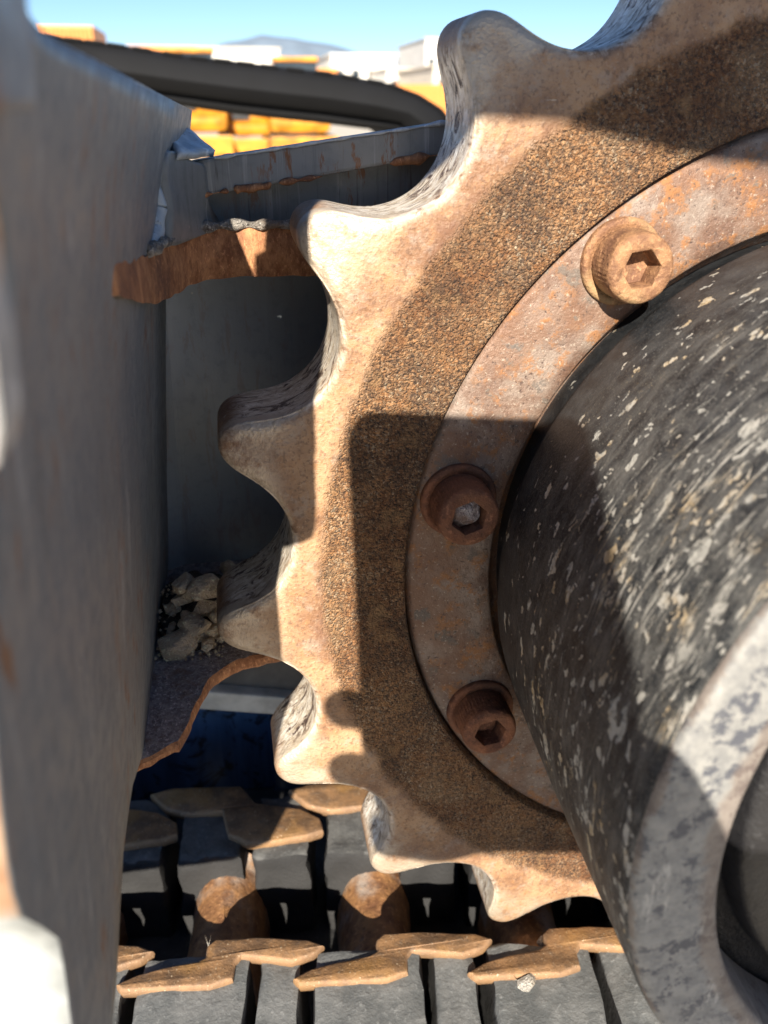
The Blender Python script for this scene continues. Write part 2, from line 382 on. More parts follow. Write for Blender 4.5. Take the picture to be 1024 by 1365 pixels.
M = dict(
    sprocket=mat_sprocket(), ring=mat_ring(), hub=mat_hub(), hubface=mat_hubface(),
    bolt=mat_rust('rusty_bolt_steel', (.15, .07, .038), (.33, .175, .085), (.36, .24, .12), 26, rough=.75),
    cut=mat_rust('flame_cut_rust', (.24, .095, .04), (.46, .22, .10), (.16, .07, .04), 30, stri=(1.5, 1.5, .7)),
    frame=mat_frame('scuffed_grey_frame_paint', (.150, .168, .188), (.205, .210, .214), .8),
    wall=mat_frame('dark_grey_inner_paint', (.22, .25, .285), (.26, .285, .305), .25, .15),
    rib=mat_frame('grey_rib_paint', (.17, .18, .185), (.22, .22, .21), 1.0),
    weld=mat_frame('pale_painted_weld', (.36, .41, .46), (.46, .50, .54), .2),
    slag=mat_grain('grey_flame_cut_slag', (.16, .14, .125), (.38, .35, .31), (.22, .15, .10)),
    dirt=mat_grain('gritty_dirt_crust', (.28, .235, .235), (.50, .45, .45), (.30, .17, .10)),
    rubber=mat_rubber('dusty_grey_rubber', (.085, .09, .092), (.15, .153, .152), dust_and_shade=True),
    black=mat_rubber('black_rubber', (.012, .012, .014), (.03, .03, .031), .55),
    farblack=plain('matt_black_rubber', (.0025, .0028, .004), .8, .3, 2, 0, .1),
    cap=mat_rubber('specked_black_cap_paint', (.006, .006, .008), (.014, .014, .016), .5),
    fines=mat_grain('dark_brown_fines', (.07, .05, .035), (.15, .11, .08), (.05, .035, .03)),
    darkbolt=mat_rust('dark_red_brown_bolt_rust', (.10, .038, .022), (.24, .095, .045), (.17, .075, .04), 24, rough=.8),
    darkpad=mat_rubber('dark_rubber_pad', (.05, .05, .05), (.10, .10, .097), dust_and_shade=True),
    lug=mat_lug(),
    bar=mat_rust('muddy_drive_bar_steel', (.14, .062, .028), (.30, .15, .06), (.34, .29, .25), 14, rough=.65),
    edge=mat_rust('bright_worn_plate_edge', (.34, .35, .35), (.44, .45, .45), (.42, .34, .28), 7, rough=.6),
    stone=mat_grain('tan_broken_stone', (.62, .46, .30), (.74, .60, .43), (.52, .41, .31)),
    paledirt=mat_grain('pale_dried_mud', (.38, .35, .31), (.52, .49, .44), (.33, .27, .2)),
    beam=plain('bounce_lit_flange_grey', (.42, .41, .37), .6),  # paler grey puts bounce light on the flange into its colour
    darkbeam=plain('dark_grey_beam_paint', (.085, .08, .075), .6),  # even dark grey of the cross beam
    yellow=plain('machine_yellow_paint', (.52, .21, .014), .45, .4, 1.2),
    orange=plain('orange_paint', (.62, .24, .05), .5, .2, 3),
    white=plain('white_render', (.72, .69, .64), .8, .08, .2),
    cream=plain('cream_cladding', (.62, .55, .46), .8, .08, .2),
    greyroof=plain('grey_roof_sheet', (.30, .31, .33), .7, .1, .3),
    glass=plain('dark_window_glass', (.03, .04, .05), .15, .1, 1),
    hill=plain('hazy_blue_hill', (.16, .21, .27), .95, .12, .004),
    ground=plain('dusty_yard_gravel', (.50, .45, .37), .95, .2, 4),
    phone=plain('dark_phone_case', (.02, .02, .022), .4, .1, 30),
    lens=plain('lens_glass', (.01, .01, .015), .08, .1, 30),
    skin=plain('skin', (.45, .26, .18), .55, .08, 8),
    sleeve=plain('navy_sleeve_cloth', (.03, .04, .07), .9, .2, 20),
    cweight=plain('grey_counterweight_paint', (.16, .16, .16), .5, .15, 2),
)
def mat_rim():
    g = NG('worn_plate_rim'); z = g.sep()[2]; n = g.noise(12, 5, .7)
    c = g.mix(g.ramp(n, .35, .65), (.32, .16, .085), (.50, .34, .22))
    p = g.mix(g.ramp(g.noise(30, 4, .7), .4, .65), (.33, .35, .35), (.43, .45, .45))
    c = g.mix(g.ramp(g.mth('ADD', z, g.mth('MULTIPLY', g.mth('SUBTRACT', n, .5), .10)), .30, .275), c, p)
    return g.out(c, .65, 0, g.bump(n, .4, .006))
M['rimedge'] = mat_rim()
def mat_blue():
    g = NG('sky_tinted_rubber'); n = g.noise(1.0, 4, .6, vec=g.stretch((7, 7, .8)))
    c = g.mix(g.ramp(n, .35, .65), (.020, .042, .085), (.045, .085, .16))  # blue stands in for sky reflected by black rubber
    x, y, z = g.sep()[0:3]
    st = g.noise(9, 6, .75, dist=1.5)
    c = g.mix(g.ramp(st, .54, .60), c, (.008, .010, .018))
    return g.out(c, .5, 0, g.bump(n, .5, .03))
M['blue'] = mat_blue()
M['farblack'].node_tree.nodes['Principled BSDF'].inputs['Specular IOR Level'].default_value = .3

# ---------------------------------------------------------------- setting
GZ = -1.62
def ground():
    R = 30000; n = 40
    vs_, fs = [], []
    gs = [-R, -9000, -3000, -1000, -300, -100, -40, -15, -6, 0, 6, 15, 40, 100, 300, 1000, 3000, 9000, R]
    for a in gs:
        for b in gs: vs_.append((a, b, GZ))
    k = len(gs)
    for i in range(k - 1):
        for j in range(k - 1): fs.append((i * k + j, i * k + j + 1, (i + 1) * k + j + 1, (i + 1) * k + j))
    o = meshobj('ground', vs_, fs, M['ground']); o['kind'] = 'structure'
ground()
def hills():
    # far ridge behind the yard
    vs_, fs = [], []
    pts = [(-4200, 40), (-3000, 150), (-2200, 210), (-1500, 240), (-900, 200), (-300, 330), (150, 520), (420, 590), (700, 560), (1050, 500), (1400, 430), (1900, 380), (2600, 300), (3800, 240), (5600, 120), (7500, 30)]
    Y = 9000; rows = 7
    xs = []
    for i in range(len(pts) - 1):
        for k in range(6):
            t = k / 6; xs.append((pts[i][0] + (pts[i + 1][0] - pts[i][0]) * t, pts[i][1] + (pts[i + 1][1] - pts[i][1]) * t))
    xs.append(pts[-1])
    for (x, h) in xs:
        for r in range(rows):
            t = r / (rows - 1); e = math.sin(math.pi * t) if t <= .5 else math.sin(math.pi * t) * 1.0
            nz = mnoise.noise(Vector((x * .004, t * 3, 0))) * 28 * e
            vs_.append((x * 1.1, Y - 1400 + 2800 * t, GZ + h * e * 1.0 + nz))
    for i in range(len(xs) - 1):
        for r in range(rows - 1): fs.append((i * rows + r, i * rows + r + 1, (i + 1) * rows + r + 1, (i + 1) * rows + r))
    o = meshobj('hills', vs_, fs, M['hill']); o['kind'] = 'structure'
hills()

# ---------------------------------------------------------------- drive sprocket
NT = 19; PH = math.radians(137.05); RV, RVAL, RTIP = 1.182, 0.170, 1.158
def build_sprocket():
    root = thing('drive_sprocket', 'rusty toothed steel drive sprocket bolted behind the black hub', 'sprocket', (0, 0, -1.158))
    per = 56; pitch = 2 * math.pi / NT
    # one tooth space: valley arc then tip
    tab = [(0, 1.012), (1.5, 1.014), (2.6, 1.021), (3.7, 1.031), (4.7, 1.045), (5.5, 1.061), (6.1, 1.078), (6.6, 1.097), (7.0, 1.117), (7.4, 1.136), (7.9, 1.150), (8.6, 1.160), (9.474, 1.163)]
    full_tab = [(-t_, r_) for t_, r_ in tab[:0:-1]] + tab[:-1]
    tooth = [Vector((r_ * math.cos(math.radians(t_)), r_ * math.sin(math.radians(t_)))) for t_, r_ in full_tab]
    full = []
    for t in range(NT):
        ca, sa = math.cos(PH + t * pitch), math.sin(PH + t * pitch)
        for p in tooth: full.append((p.x * ca - p.y * sa, p.x * sa + p.y * ca))
    P = np.array(full)
    # resample evenly, smooth corners
    d = np.r_[0, np.cumsum(np.hypot(*np.diff(np.r_[P, P[:1]], axis=0).T))]
    N = per * NT; s = np.linspace(0, d[-1], N, endpoint=False)
    Pc = np.r_[P, P[:1]]; P = np.c_[np.interp(s, d, Pc[:, 0]), np.interp(s, d, Pc[:, 1])]
    for _ in range(5): P = .25 * np.roll(P, 1, 0) + .5 * P + .25 * np.roll(P, -1, 0)
    ang = np.unwrap(np.arctan2(P[:, 1], P[:, 0]))
    base = PH - pitch / 2 + np.linspace(0, 2 * np.pi, N, endpoint=False)
    off = np.mean(ang - base); base = base + off
    tang = np.roll(P, -1, 0) - np.roll(P, 1, 0); nrm = np.c_[tang[:, 1], -tang[:, 0]]; nrm /= np.hypot(*nrm.T)[:, None]
    TH = .20
    def dist(Q):
        out = np.full(len(Q), 9.)
        for k in range(-44, 45, 1):
            out = np.minimum(out, np.hypot(*(Q - np.roll(P, k, 0)).T))
        return out
    def taper(r): return np.where(r > 1.0, 0.8 * (r - 1.0) ** 2, 0)
    rows = []   # (Q Nx2, y N, wear N, polish N)
    def front_rows():
        for r in (.800, .803, .812, .85, .90, .945, .958, .965, .98):
            Q = np.c_[np.cos(base), np.sin(base)] * r
            y = np.full(N, 0.0 if r > .802 else .004)
            if r == .800: y = np.full(N, .03)
            if r in (.965, .98): y = y - .003
            rows.append((Q, y, np.zeros(N), np.zeros(N)))
        I = np.c_[np.cos(base), np.sin(base)] * .98
        fr = [.12, .25, .38, .5, .6, .68, .75, .81, .86, .90, .93, .955, .975, .99, 1.0]
        rho = .018
        for f in fr:
            Q = I * (1 - f) + P * f; dd = dist(Q) if f < 1 else np.zeros(N)
            r = np.hypot(*Q.T)
            e = np.clip(rho - dd, 0, rho); y = taper(r) + rho - np.sqrt(rho ** 2 - e ** 2) - .003
            if f == 1.0: y = taper(r) + rho
            glint = np.clip(1.15 - dd / .075, 0, 1) * np.clip((r - 1.02) / .06, 0, 1)
            rows.append((Q, y, np.clip(1 - dd / .014, 0, 1) * .8, glint))
        yf = rows[-1][1]
        for t in (.15, .3, .45, .6, .75, .88, 1.0):
            y = yf + (TH - .02 - taper(np.hypot(*P.T)) * .4 - yf) * t
            bow = -.006 * math.sin(math.pi * t)
            rows.append((P - nrm * 0 , y, np.ones(N), np.zeros(N)))
        for (dn, dy) in ((.006, .012), (.02, .02)):
            Q = P * (1 - dn); rows.append((Q, np.full(N, TH - .02 + dy) - taper(np.hypot(*P.T)) * .4, np.zeros(N) + .4, np.zeros(N)))
        for r in (.98, .6): rows.append((np.c_[np.cos(base), np.sin(base)] * r, np.full(N, TH), np.zeros(N), np.zeros(N)))
    front_rows()
    V, W, PO, F = [], [], [], []
    for (Q, y, w, po) in rows:
        V += [(float(q[0]), float(yy), float(q[1])) for q, yy in zip(Q, y)]; W += list(map(float, w)); PO += list(map(float, po))
    # flank wear only on the flanks and valley, not on the very tip
    for j in range(len(V)):
        rr = math.hypot(V[j][0], V[j][2])
        if rr > 1.118: W[j] *= max(0, 1 - (rr - 1.118) / .03)
    for i in range(len(rows) - 1):
        for j in range(N):
            k = (j + 1) % N; F.append((i * N + j, i * N + k, (i + 1) * N + k, (i + 1) * N + j))
    meshobj('toothed_ring', V, F, M['sprocket'], root, attrs={'wear': W, 'polish_glint': PO})
    prof2 = [(.075, .50), (.07, .60), (.05, .625), (.018, .632), (.013, .637), (.012, .66), (.012, .72), (.012, .785), (.014, .792), (.035, .797)]
    v, f, u = lathe(prof2, 240)
    meshobj('mounting_ring', v, f, M['ring'], root)
    # socket-head bolts
    for k in range(9):
        a = math.radians(127.7 + 40 * k); c = Vector((.719 * math.cos(a), 0.012, .719 * math.sin(a)))
        bolt(root, c, k)
def bolt(root, c, k):
    n = 96; V, F = [], []
    R, H = .0565, .082
    tilt = random.uniform(0, math.pi / 3) if k else math.radians(8)
    rings = []
    def ring(r, y, knurl=0.0):
        rings.append(len(V))
        for i in range(n):
            t = 2 * math.pi * i / n; rr = r - (knurl if i % 2 else 0)
            V.append((c.x + rr * math.cos(t), c.y + y, c.z + rr * math.sin(t)))
    def hexring(r, y):
        rings.append(len(V))
        for i in range(n):
            t = 2 * math.pi * i / n
            q = (t - tilt) % (math.pi / 3) - math.pi / 6
            rr = r * math.cos(math.pi / 6) / math.cos(q)
            V.append((c.x + rr * math.cos(t), c.y + y, c.z + rr * math.sin(t)))
    ring(R - .004, -.010); ring(R - .001, -.0125); ring(R, -.016, .0012); ring(R, -H * .5, .0012); ring(R, -H + .012, .0012); ring(R - .001, -H + .008); ring(R - .003, -H + .003); ring(R - .008, -H)
    ring(.0365, -H); hexring(.0335, -H + .0015); hexring(.0325, -H + .004); hexring(.0325, -H + .044)
    ring(.006, -H + .050); rings.append(len(V)); V.append((c.x, c.y - H + .051, c.z))
    for a, b in zip(rings[:-2], rings[1:-1]):
        for i in range(n):
            j = (i + 1) % n; F.append((a + i, a + j, b + j, b + i))
    for i in range(n): F.append((rings[-2] + i, rings[-2] + (i + 1) % n, rings[-1]))
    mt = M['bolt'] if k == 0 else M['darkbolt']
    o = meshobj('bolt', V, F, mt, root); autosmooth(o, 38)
    v, f, u = lathe([(.004, .071), (-.006, .0715), (-.0105, .070), (-.0125, .066), (-.0125, .060), (-.011, .0585), (-.011, .040)], 64, c)
    meshobj('washer', v, f, mt, o).location = (0, 0, 0)
    if k in (1, 2):
        bm = bmesh.new(); bmesh.ops.create_icosphere(bm, subdivisions=3, radius=.029)
        for w in bm.verts:
            q = w.co.copy(); q.y *= .55; q *= 1 + .28 * mnoise.noise(w.co * 60 + Vector((k * 9, 0, 0)))
            w.co = c + Vector((q.x, q.y - H + (.030 if k == 1 else .046), q.z))
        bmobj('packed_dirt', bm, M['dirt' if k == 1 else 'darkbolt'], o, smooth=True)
build_sprocket()

# ---------------------------------------------------------------- hub
def build_hub():
    root = thing('drive_motor_hub', 'black mud spattered drive motor hub standing out from the sprocket', 'motor hub', (0, -.3, -.67))
    v, f, u = lathe([(.08, .600), (.0, .612), (-.015, .619), (-.028, .628), (-.045, .634), (-.10, .641), (-.2, .648), (-.35, .656), (-.5, .662), (-.62, .667), (-.665, .669), (-.682, .6685), (-.690, .666)], 200)
    meshobj('drum', v, f, M['hub'], root, uvs=u)
    v, f, u = lathe([(-.688, .6675), (-.694, .6665), (-.699, .662), (-.7015, .650), (-.702, .60), (-.702, .565), (-.699, .558), (-.692, .555), (-.66, .552), (-.60, .548)], 200)
    meshobj('face_ring', v, f, M['hubface'], root, uvs=u)
    v, f, u = lathe([(-.59, .556), (-.60, .53), (-.603, .505), (-.61, .500), (-.645, .497), (-.652, .490), (-.655, .47), (-.655, .2), (-.64, .18), (-.64, .0)], 160)
    meshobj('end_cap', v, f, M['cap'], root, uvs=u)
build_hub()

# ---------------------------------------------------------------- track frame (all welded together)
FR = thing('track_frame', 'grey painted steel track frame plate and shelves beside the sprocket', 'machine frame', (-1.3, .2, -.8))
def lerp_table(tab, z):
    tab = sorted(tab)
    if z <= tab[0][0]: return tab[0][1] + (tab[1][1] - tab[0][1]) / (tab[1][0] - tab[0][0]) * (z - tab[0][0])
    for (z0, x0), (z1, x1) in zip(tab, tab[1:]):
        if z <= z1: return x0 + (x1 - x0) * (z - z0) / (z1 - z0)
    return tab[-1][1]
NEAR = [(-.6, -1.32), (0, -1.285), (.28, -1.266), (.45, -1.258), (.6, -1.250), (.75, -1.235), (.86, -1.215)]
FAR = [(-.9, -1.36), (-.31, -1.30), (.10, -1.255), (.47, -1.215), (.70, -1.165), (.79, -1.14), (.86, -1.125)]
def plate_x(y, z):
    t = (y + .9) / 1.2
    return lerp_table(NEAR, z) * (1 - t) + lerp_table(FAR, z) * t
def on_plate(px, py, lo=-1.25, hi=.5):
    d = ray(px, py)
    def q(y): return CAM + d * ((y - CAM.y) / d.y)
    def f(y): p = q(y); return p.x - plate_x(p.y, p.z)
    ys = np.linspace(lo, hi, 120); fv = [f(y) for y in ys]
    for a, b, fa, fb in zip(ys, ys[1:], fv, fv[1:]):
        if fa > 0 >= fb or fa < 0 <= fb:
            for _ in range(30):
                m = (a + b) / 2
                if (f(m) > 0) == (fa > 0): a = m
                else: b = m
            return q((a + b) / 2)
    return q(hi if abs(fv[-1]) < abs(fv[0]) else lo)
def side_plate():
    near = [(-30, -60), (-30, 60), (-30, 200), (0, 290), (6, 340), (9, 400), (5, 460), (-8, 540), (-12, 640), (-15, 750), (-15, 900), (-8, 1020), (0, 1090), (12, 1180), (30, 1234), (74, 1236), (87, 1300), (96, 1380), (112, 1500)]
    far = [(256, 147), (252, 195), (232, 240), (224, 300), (222, 360), (221, 420), (221, 500), (222, 560), (223, 640), (226, 740), (222, 870), (192, 1000), (176, 1050), (165, 1130), (161, 1200), (156, 1300), (148, 1390), (135, 1500)]
    toprow = [(-30, -60), (20, -30), (33, 6), (44, 32), (66, 50), (100, 66), (150, 91), (200, 118), (256, 147)]
    nc = 14; V, F = [], []
    def resample(pl, n):
        P = np.array(pl, float); d = np.r_[0, np.cumsum(np.hypot(*np.diff(P, axis=0).T))]
        s = np.linspace(0, d[-1], n); return np.c_[np.interp(s, d, P[:, 0]), np.interp(s, d, P[:, 1])]
    top = resample(toprow, nc); nr = 46
    nrr = resample(near, nr); frr = resample(far, nr)
    for i in range(nr):
        w = max(0, 1 - i / 8)
        for j in range(nc):
            t = j / (nc - 1); p = nrr[i] * (1 - t) + frr[i] * t
            corr = top[j] - (nrr[0] * (1 - t) + frr[0] * t)
            p = p + corr * w
            V.append(on_plate(*p))
    for i in range(nr - 1):
        for j in range(nc - 1): F.append((i * nc + j, (i + 1) * nc + j, (i + 1) * nc + j + 1, i * nc + j + 1))
    o = meshobj('side_plate', V, F, [M['frame'], M['rimedge']], FR)
    m = o.modifiers.new('thick', 'SOLIDIFY'); m.thickness = .055 * U; m.offset = -1; m.material_offset_rim = 1; m.use_even_offset = True
    # make sure the shell grows away from the sprocket
    n = sum((p.normal.x for p in o.data.polygons)) / len(o.data.polygons)
    if n < 0: o.data.flip_normals()
side_plate()
bm = bmesh.new()   # unseen ear added to the plate, hooked to shade shelf and back wall
prism_bm(bm, [Vector((-1.190, y, z)) for y, z in ((-.93, .80), (-.74, .80), (-.70, .90), (-.57, .94), (-.52, .98), (-.53, 1.03), (-.60, 1.08), (-.62, 1.14), (-.60, 1.30), (-.93, 1.30))], (-.05, 0, 0), .006)
bmobj('shading_ear', bm, M['frame'], FR)
bm = bmesh.new()   # stop block on the near end of the plate
prism_bm(bm, [Vector((x, -.93, z)) for x, z in ((-1.30, .63), (-1.225, .632), (-1.203, .642), (-1.197, .662), (-1.194, .70), (-1.193, .84), (-1.30, .84))], (0, .05, 0), .005, 3)
bmobj('stop_block', bm, M['edge'], FR)
def rough_edge_prism(name, top_loop, z0, z1, mats, front_n, jit=.004):
    """horizontal slab; the first front_n points of the loop are the flame-cut front edge"""
    V, F, MI = [], [], []
    pts = []
    for i in range(front_n - 1):
        a, b = Vector(top_loop[i]), Vector(top_loop[i + 1])
        for k in range(8): pts.append(a.lerp(b, k / 8))
    nf = len(pts) + 1
    pts += [Vector(p) for p in top_loop[front_n - 1:]]
    n = len(pts); L = 5
    for l in range(L):
        t = l / (L - 1); 
        for i, p in enumerate(pts):
            fac = .45 + .55 * min(1, max(0, (p.y + .30) / .45)); z = z1 + (z0 - z1) * t * (fac if i < nf else 1)
            j = jit if i < nf else 0
            nz = mnoise.noise(Vector((p.x * 60, p.y * 60, 3 + t * .6))) * j * 2
            dz = mnoise.noise(Vector((p.x * 25, p.y * 25, 9 * t))) * j * (1.6 if l in (0, L - 1) else 0)
            V.append((p.x + nz * .4, p.y + nz + (.006 if l in (0, L - 1) and i < nf else 0), z + dz + (p.z - z1)))
    for l in range(L - 1):
        for i in range(n):
            k = (i + 1) % n; F.append((l * n + i, (l + 1) * n + i, (l + 1) * n + k, l * n + k)); MI.append(1)
    F.append(tuple(range(n))); MI.append(0); F.append(tuple(reversed(range((L - 1) * n, L * n)))); MI.append(0)
    o = meshobj(name, V, F, mats, FR, matidx=MI, smooth=False)
    bm = bmesh.new(); bm.from_mesh(o.data); bmesh.ops.recalc_face_normals(bm, faces=bm.faces); bm.to_mesh(o.data); bm.free()
    return autosmooth(o, 40)
ZU = .60
up_front = [on_plate(138, 352) - Vector((.03, 0, 0)), on_plate(152, 351), on_plate(176, 347), aty(196, 341, .0)] + [atz(px, py, ZU) for px, py in ((212, 334), (228, 322), (246, 312), (270, 307), (300, 305), (350, 304), (410, 303), (470, 301))]
rough_edge_prism('upper_shelf', up_front + [Vector((-.6, .5, ZU)), Vector((-1.27, .5, ZU)), Vector((-1.30, .1, ZU))], ZU - .088, ZU, [M['slag'], M['cut']], len(up_front), .0025)
v, f = rough_tube([p + Vector((0, .004, .006)) for p in up_front[3:]], .0085, 8, .38, 34, 3)
meshobj('slag_ridge', v, f, M['slag'], FR)
ZL = -.20
lo_front = [atz(px, py, ZL) for px, py in ((168, 1030), (182, 1021), (210, 1006), (238, 991), (250, 968), (262, 938), (278, 908), (300, 890), (330, 877), (380, 866), (430, 850))]
rough_edge_prism('lower_shelf', lo_front + [Vector((-.7, .5, ZL)), Vector((-1.33, .5, ZL))], ZL - .032, ZL, [M['dirt'], M['cut']], len(lo_front), .003)
def grid_patch(name, corners, nu, nv, mat, thick=.03, bulge=0.0, rough=0.0):
    a, b, c, d = [Vector(p) for p in corners]; V, F = [], []
    n = (b - a).cross(d - a).normalized()
    for i in range(nu + 1):
        for j in range(nv + 1):
            u, w = i / nu, j / nv
            p = a.lerp(b, u).lerp(d.lerp(c, u), w)
            V.append(p + n * (bulge * math.sin(math.pi * u) * math.sin(math.pi * w) + rough * mnoise.noise(p * 30)))
    for i in range(nu):
        for j in range(nv):
            k = i * (nv + 1) + j; F.append((k, k + nv + 1, k + nv + 2, k + 1))
    o = meshobj(name, V, F, mat, FR)
    m = o.modifiers.new('thick', 'SOLIDIFY'); m.thickness = thick * U; m.offset = 0
    return o
# back wall with a shallow fold near the plate
bm = bmesh.new()
prism_bm(bm, [Vector((-1.34, .44, -.24)), Vector((-1.245, .50, -.24)), Vector((.3, .52, -.24)), Vector((.3, .58, -.24)), Vector((-1.34, .58, -.24))], (0.035, 0, .88), .008)
bmobj('back_wall', bm, M['wall'], FR)
# rib along the top, with the recessed web below it
YR = .30
rt = [aty(px, py, YR) for px, py in ((250, 217), (262, 214), (300, 208), (450, 185), (600, 162), (760, 138))]
rb = [aty(px, py, YR) for px, py in ((760, 179), (600, 205), (450, 231), (262, 263), (250, 264))]
bm = bmesh.new(); prism_bm(bm, rt + rb, (0, .06, 0), .006); bmobj('top_rib', bm, M['rib'], FR)
bm = bmesh.new()
prism_bm(bm, [Vector((-1.17, .37, ZU - .01)), Vector((-.4, .37, ZU - .01)), Vector((-.4, .37, .79)), aty(262, 222, .37)], (0, .05, 0), .004)
bmobj('web_plate', bm, M['rib'], FR)
for seg, rr_ in ((((264, 261), (285, 258), (305, 255)), .0035), (((312, 252), (335, 249), (362, 245)), .006), (((372, 244), (400, 240), (430, 235)), .003), (((520, 218), (560, 211), (598, 204)), .005)):
    v, f = rough_tube([aty(px, py, YR - .003) for px, py in seg], rr_, 7, 1.2, 14, 8)
    meshobj('rust_scale', v, f, M['cut'], FR)
v, f = rough_tube([aty(px, py, YR - .002) for px, py in ((285, 211), (330, 204), (395, 194), (450, 185), (520, 175), (600, 162))], .003, 6, .8, 16, 11)
meshobj('lit_edge_bead', v, f, M['weld'], FR)  # pale bead paints the light along the rib's top edge
# rounded corner piece that carries the rib into the side plate
cpx = [[(207, 196, .14), (226, 205, .21), (244, 215, .27), (262, 217, .303)],
       [(203, 212, .12), (224, 226, .20), (244, 234, .27), (264, 236, .303)],
       [(203, 235, .12), (224, 250, .20), (246, 258, .27), (266, 262, .31)],
       [(210, 262, .12), (229, 275, .20), (250, 282, .28), (272, 284, .35)],
       [(214, 290, .12), (232, 302, .20), (254, 308, .28), (284, 309, .35)],
       [(205, 330, .10), (228, 322, .18), (254, 314, .28), (290, 312, .35)]]
V = [aty(*q) for r in cpx for q in r]; F = [(i * 4 + j, i * 4 + j + 1, (i + 1) * 4 + j + 1, (i + 1) * 4 + j) for i in range(5) for j in range(3)]
o = meshobj('corner_gusset', V, F, M['rib'], FR); s = o.modifiers.new('s', 'SUBSURF'); s.levels = s.render_levels = 2
m = o.modifiers.new('thick', 'SOLIDIFY'); m.thickness = .02 * U; m.offset = -1
# weld beads
def weld(pts, rad, mat, seed, flat=.7):
    v, f = rough_tube(pts, rad, 10, .22, 8, seed, flat); return meshobj('weld_bead', v, f, mat, FR)
grid_patch('weld_cap', [aty(212, 168, .34), aty(248, 173, .44), aty(286, 204, .33), aty(236, 209, .17)], 8, 6, M['weld'], .012, .004, .006)
weld([aty(207, 198, .13), aty(203, 225, .115), aty(204, 250, .115), aty(211, 275, .115), aty(208, 305, .10), aty(196, 332, .06), aty(176, 345, .0)], .013, M['weld'], 1, 1.0)
# lower cross beam behind the lower shelf
b0, b1 = aty(236, 908, .62), aty(470, 938, .62)
bm = bmesh.new(); prism_bm(bm, [Vector((b0.x - .2, .62, b0.z + .02)), Vector((b1.x, .62, b1.z)), Vector((b1.x, .62, -.26)), Vector((b0.x - .2, .62, -.26))], (0, .12, 0), .01)
bmobj('cross_beam', bm, M['darkbeam'], FR)
bm = bmesh.new(); c0, c1 = aty(236, 908, .58), aty(470, 938, .58)
prism_bm(bm, [Vector((c0.x - .2, .58, c0.z + .02)), Vector((c1.x, .58, c1.z)), Vector((c1.x, .58, c1.z - .062)), Vector((c0.x - .2, .58, c0.z - .045))], (0, .2, 0), .008)
bmobj('beam_flange', bm, M['beam'], FR)
# bright worn bracket on the near end of the plate
yb = -.76
bp_ = [aty(px, py, yb) for px, py in ((-60, 1238), (0, 1236), (25, 1243), (48, 1228), (72, 1212), (82, 1240), (88, 1300), (95, 1365), (104, 1450))] + [Vector((-1.30, yb, -.05)), Vector((-1.315, yb, -.22)), Vector((-1.36, yb, -.335)), Vector((-1.46, yb, -.375)), Vector((-2.3, yb, -.40)), Vector((-2.3, yb, .30))]
bm = bmesh.new(); prism_bm(bm, bp_, (-.02, .05, .0), .006, 3); bmobj('end_bracket', bm, M['edge'], FR)

# ---------------------------------------------------------------- rubber track
PITCHU = .391; TA = math.radians(-8.0)
E1 = Vector((math.cos(TA), math.sin(TA), 0)); E2 = Vector((-math.sin(TA), math.cos(TA), 0))
T0 = atz(300, 1185, -1.05); T0 = Vector((T0.x, T0.y, 0))       # middle of the first bar in view
def TL(s, v, z): return T0 + E1 * s + E2 * v + Vector((0, 0, z))
TR = thing('rubber_track', 'dusty rubber track with rusty steel lugs running under the sprocket', 'rubber track', (T0.x, T0.y, GZ))
def loc_of(p): d = Vector((p.x, p.y, 0)) - T0; return (d.dot(E1), d.dot(E2))
ZLUG = -.945
lug_px = [(155, 1312), (181, 1300), (218, 1290), (263, 1281), (275, 1275), (277, 1260), (288, 1252), (341, 1249), (410, 1252), (431, 1259), (417, 1270), (389, 1279), (341, 1274), (321, 1273), (312, 1282), (309, 1303), (280, 1313), (218, 1316), (162, 1319)]
rear_px = [(201, 1058), (230, 1050), (320, 1047), (331, 1060), (340, 1070), (400, 1077), (426, 1090), (430, 1105), (408, 1113), (365, 1120), (330, 1122), (305, 1112), (297, 1080), (252, 1084), (221, 1077)]
front_lug = [loc_of(atz(*p, ZLUG)) for p in lug_px]
rear_lug = [loc_of(atz(*p, ZLUG - .01)) for p in rear_px]
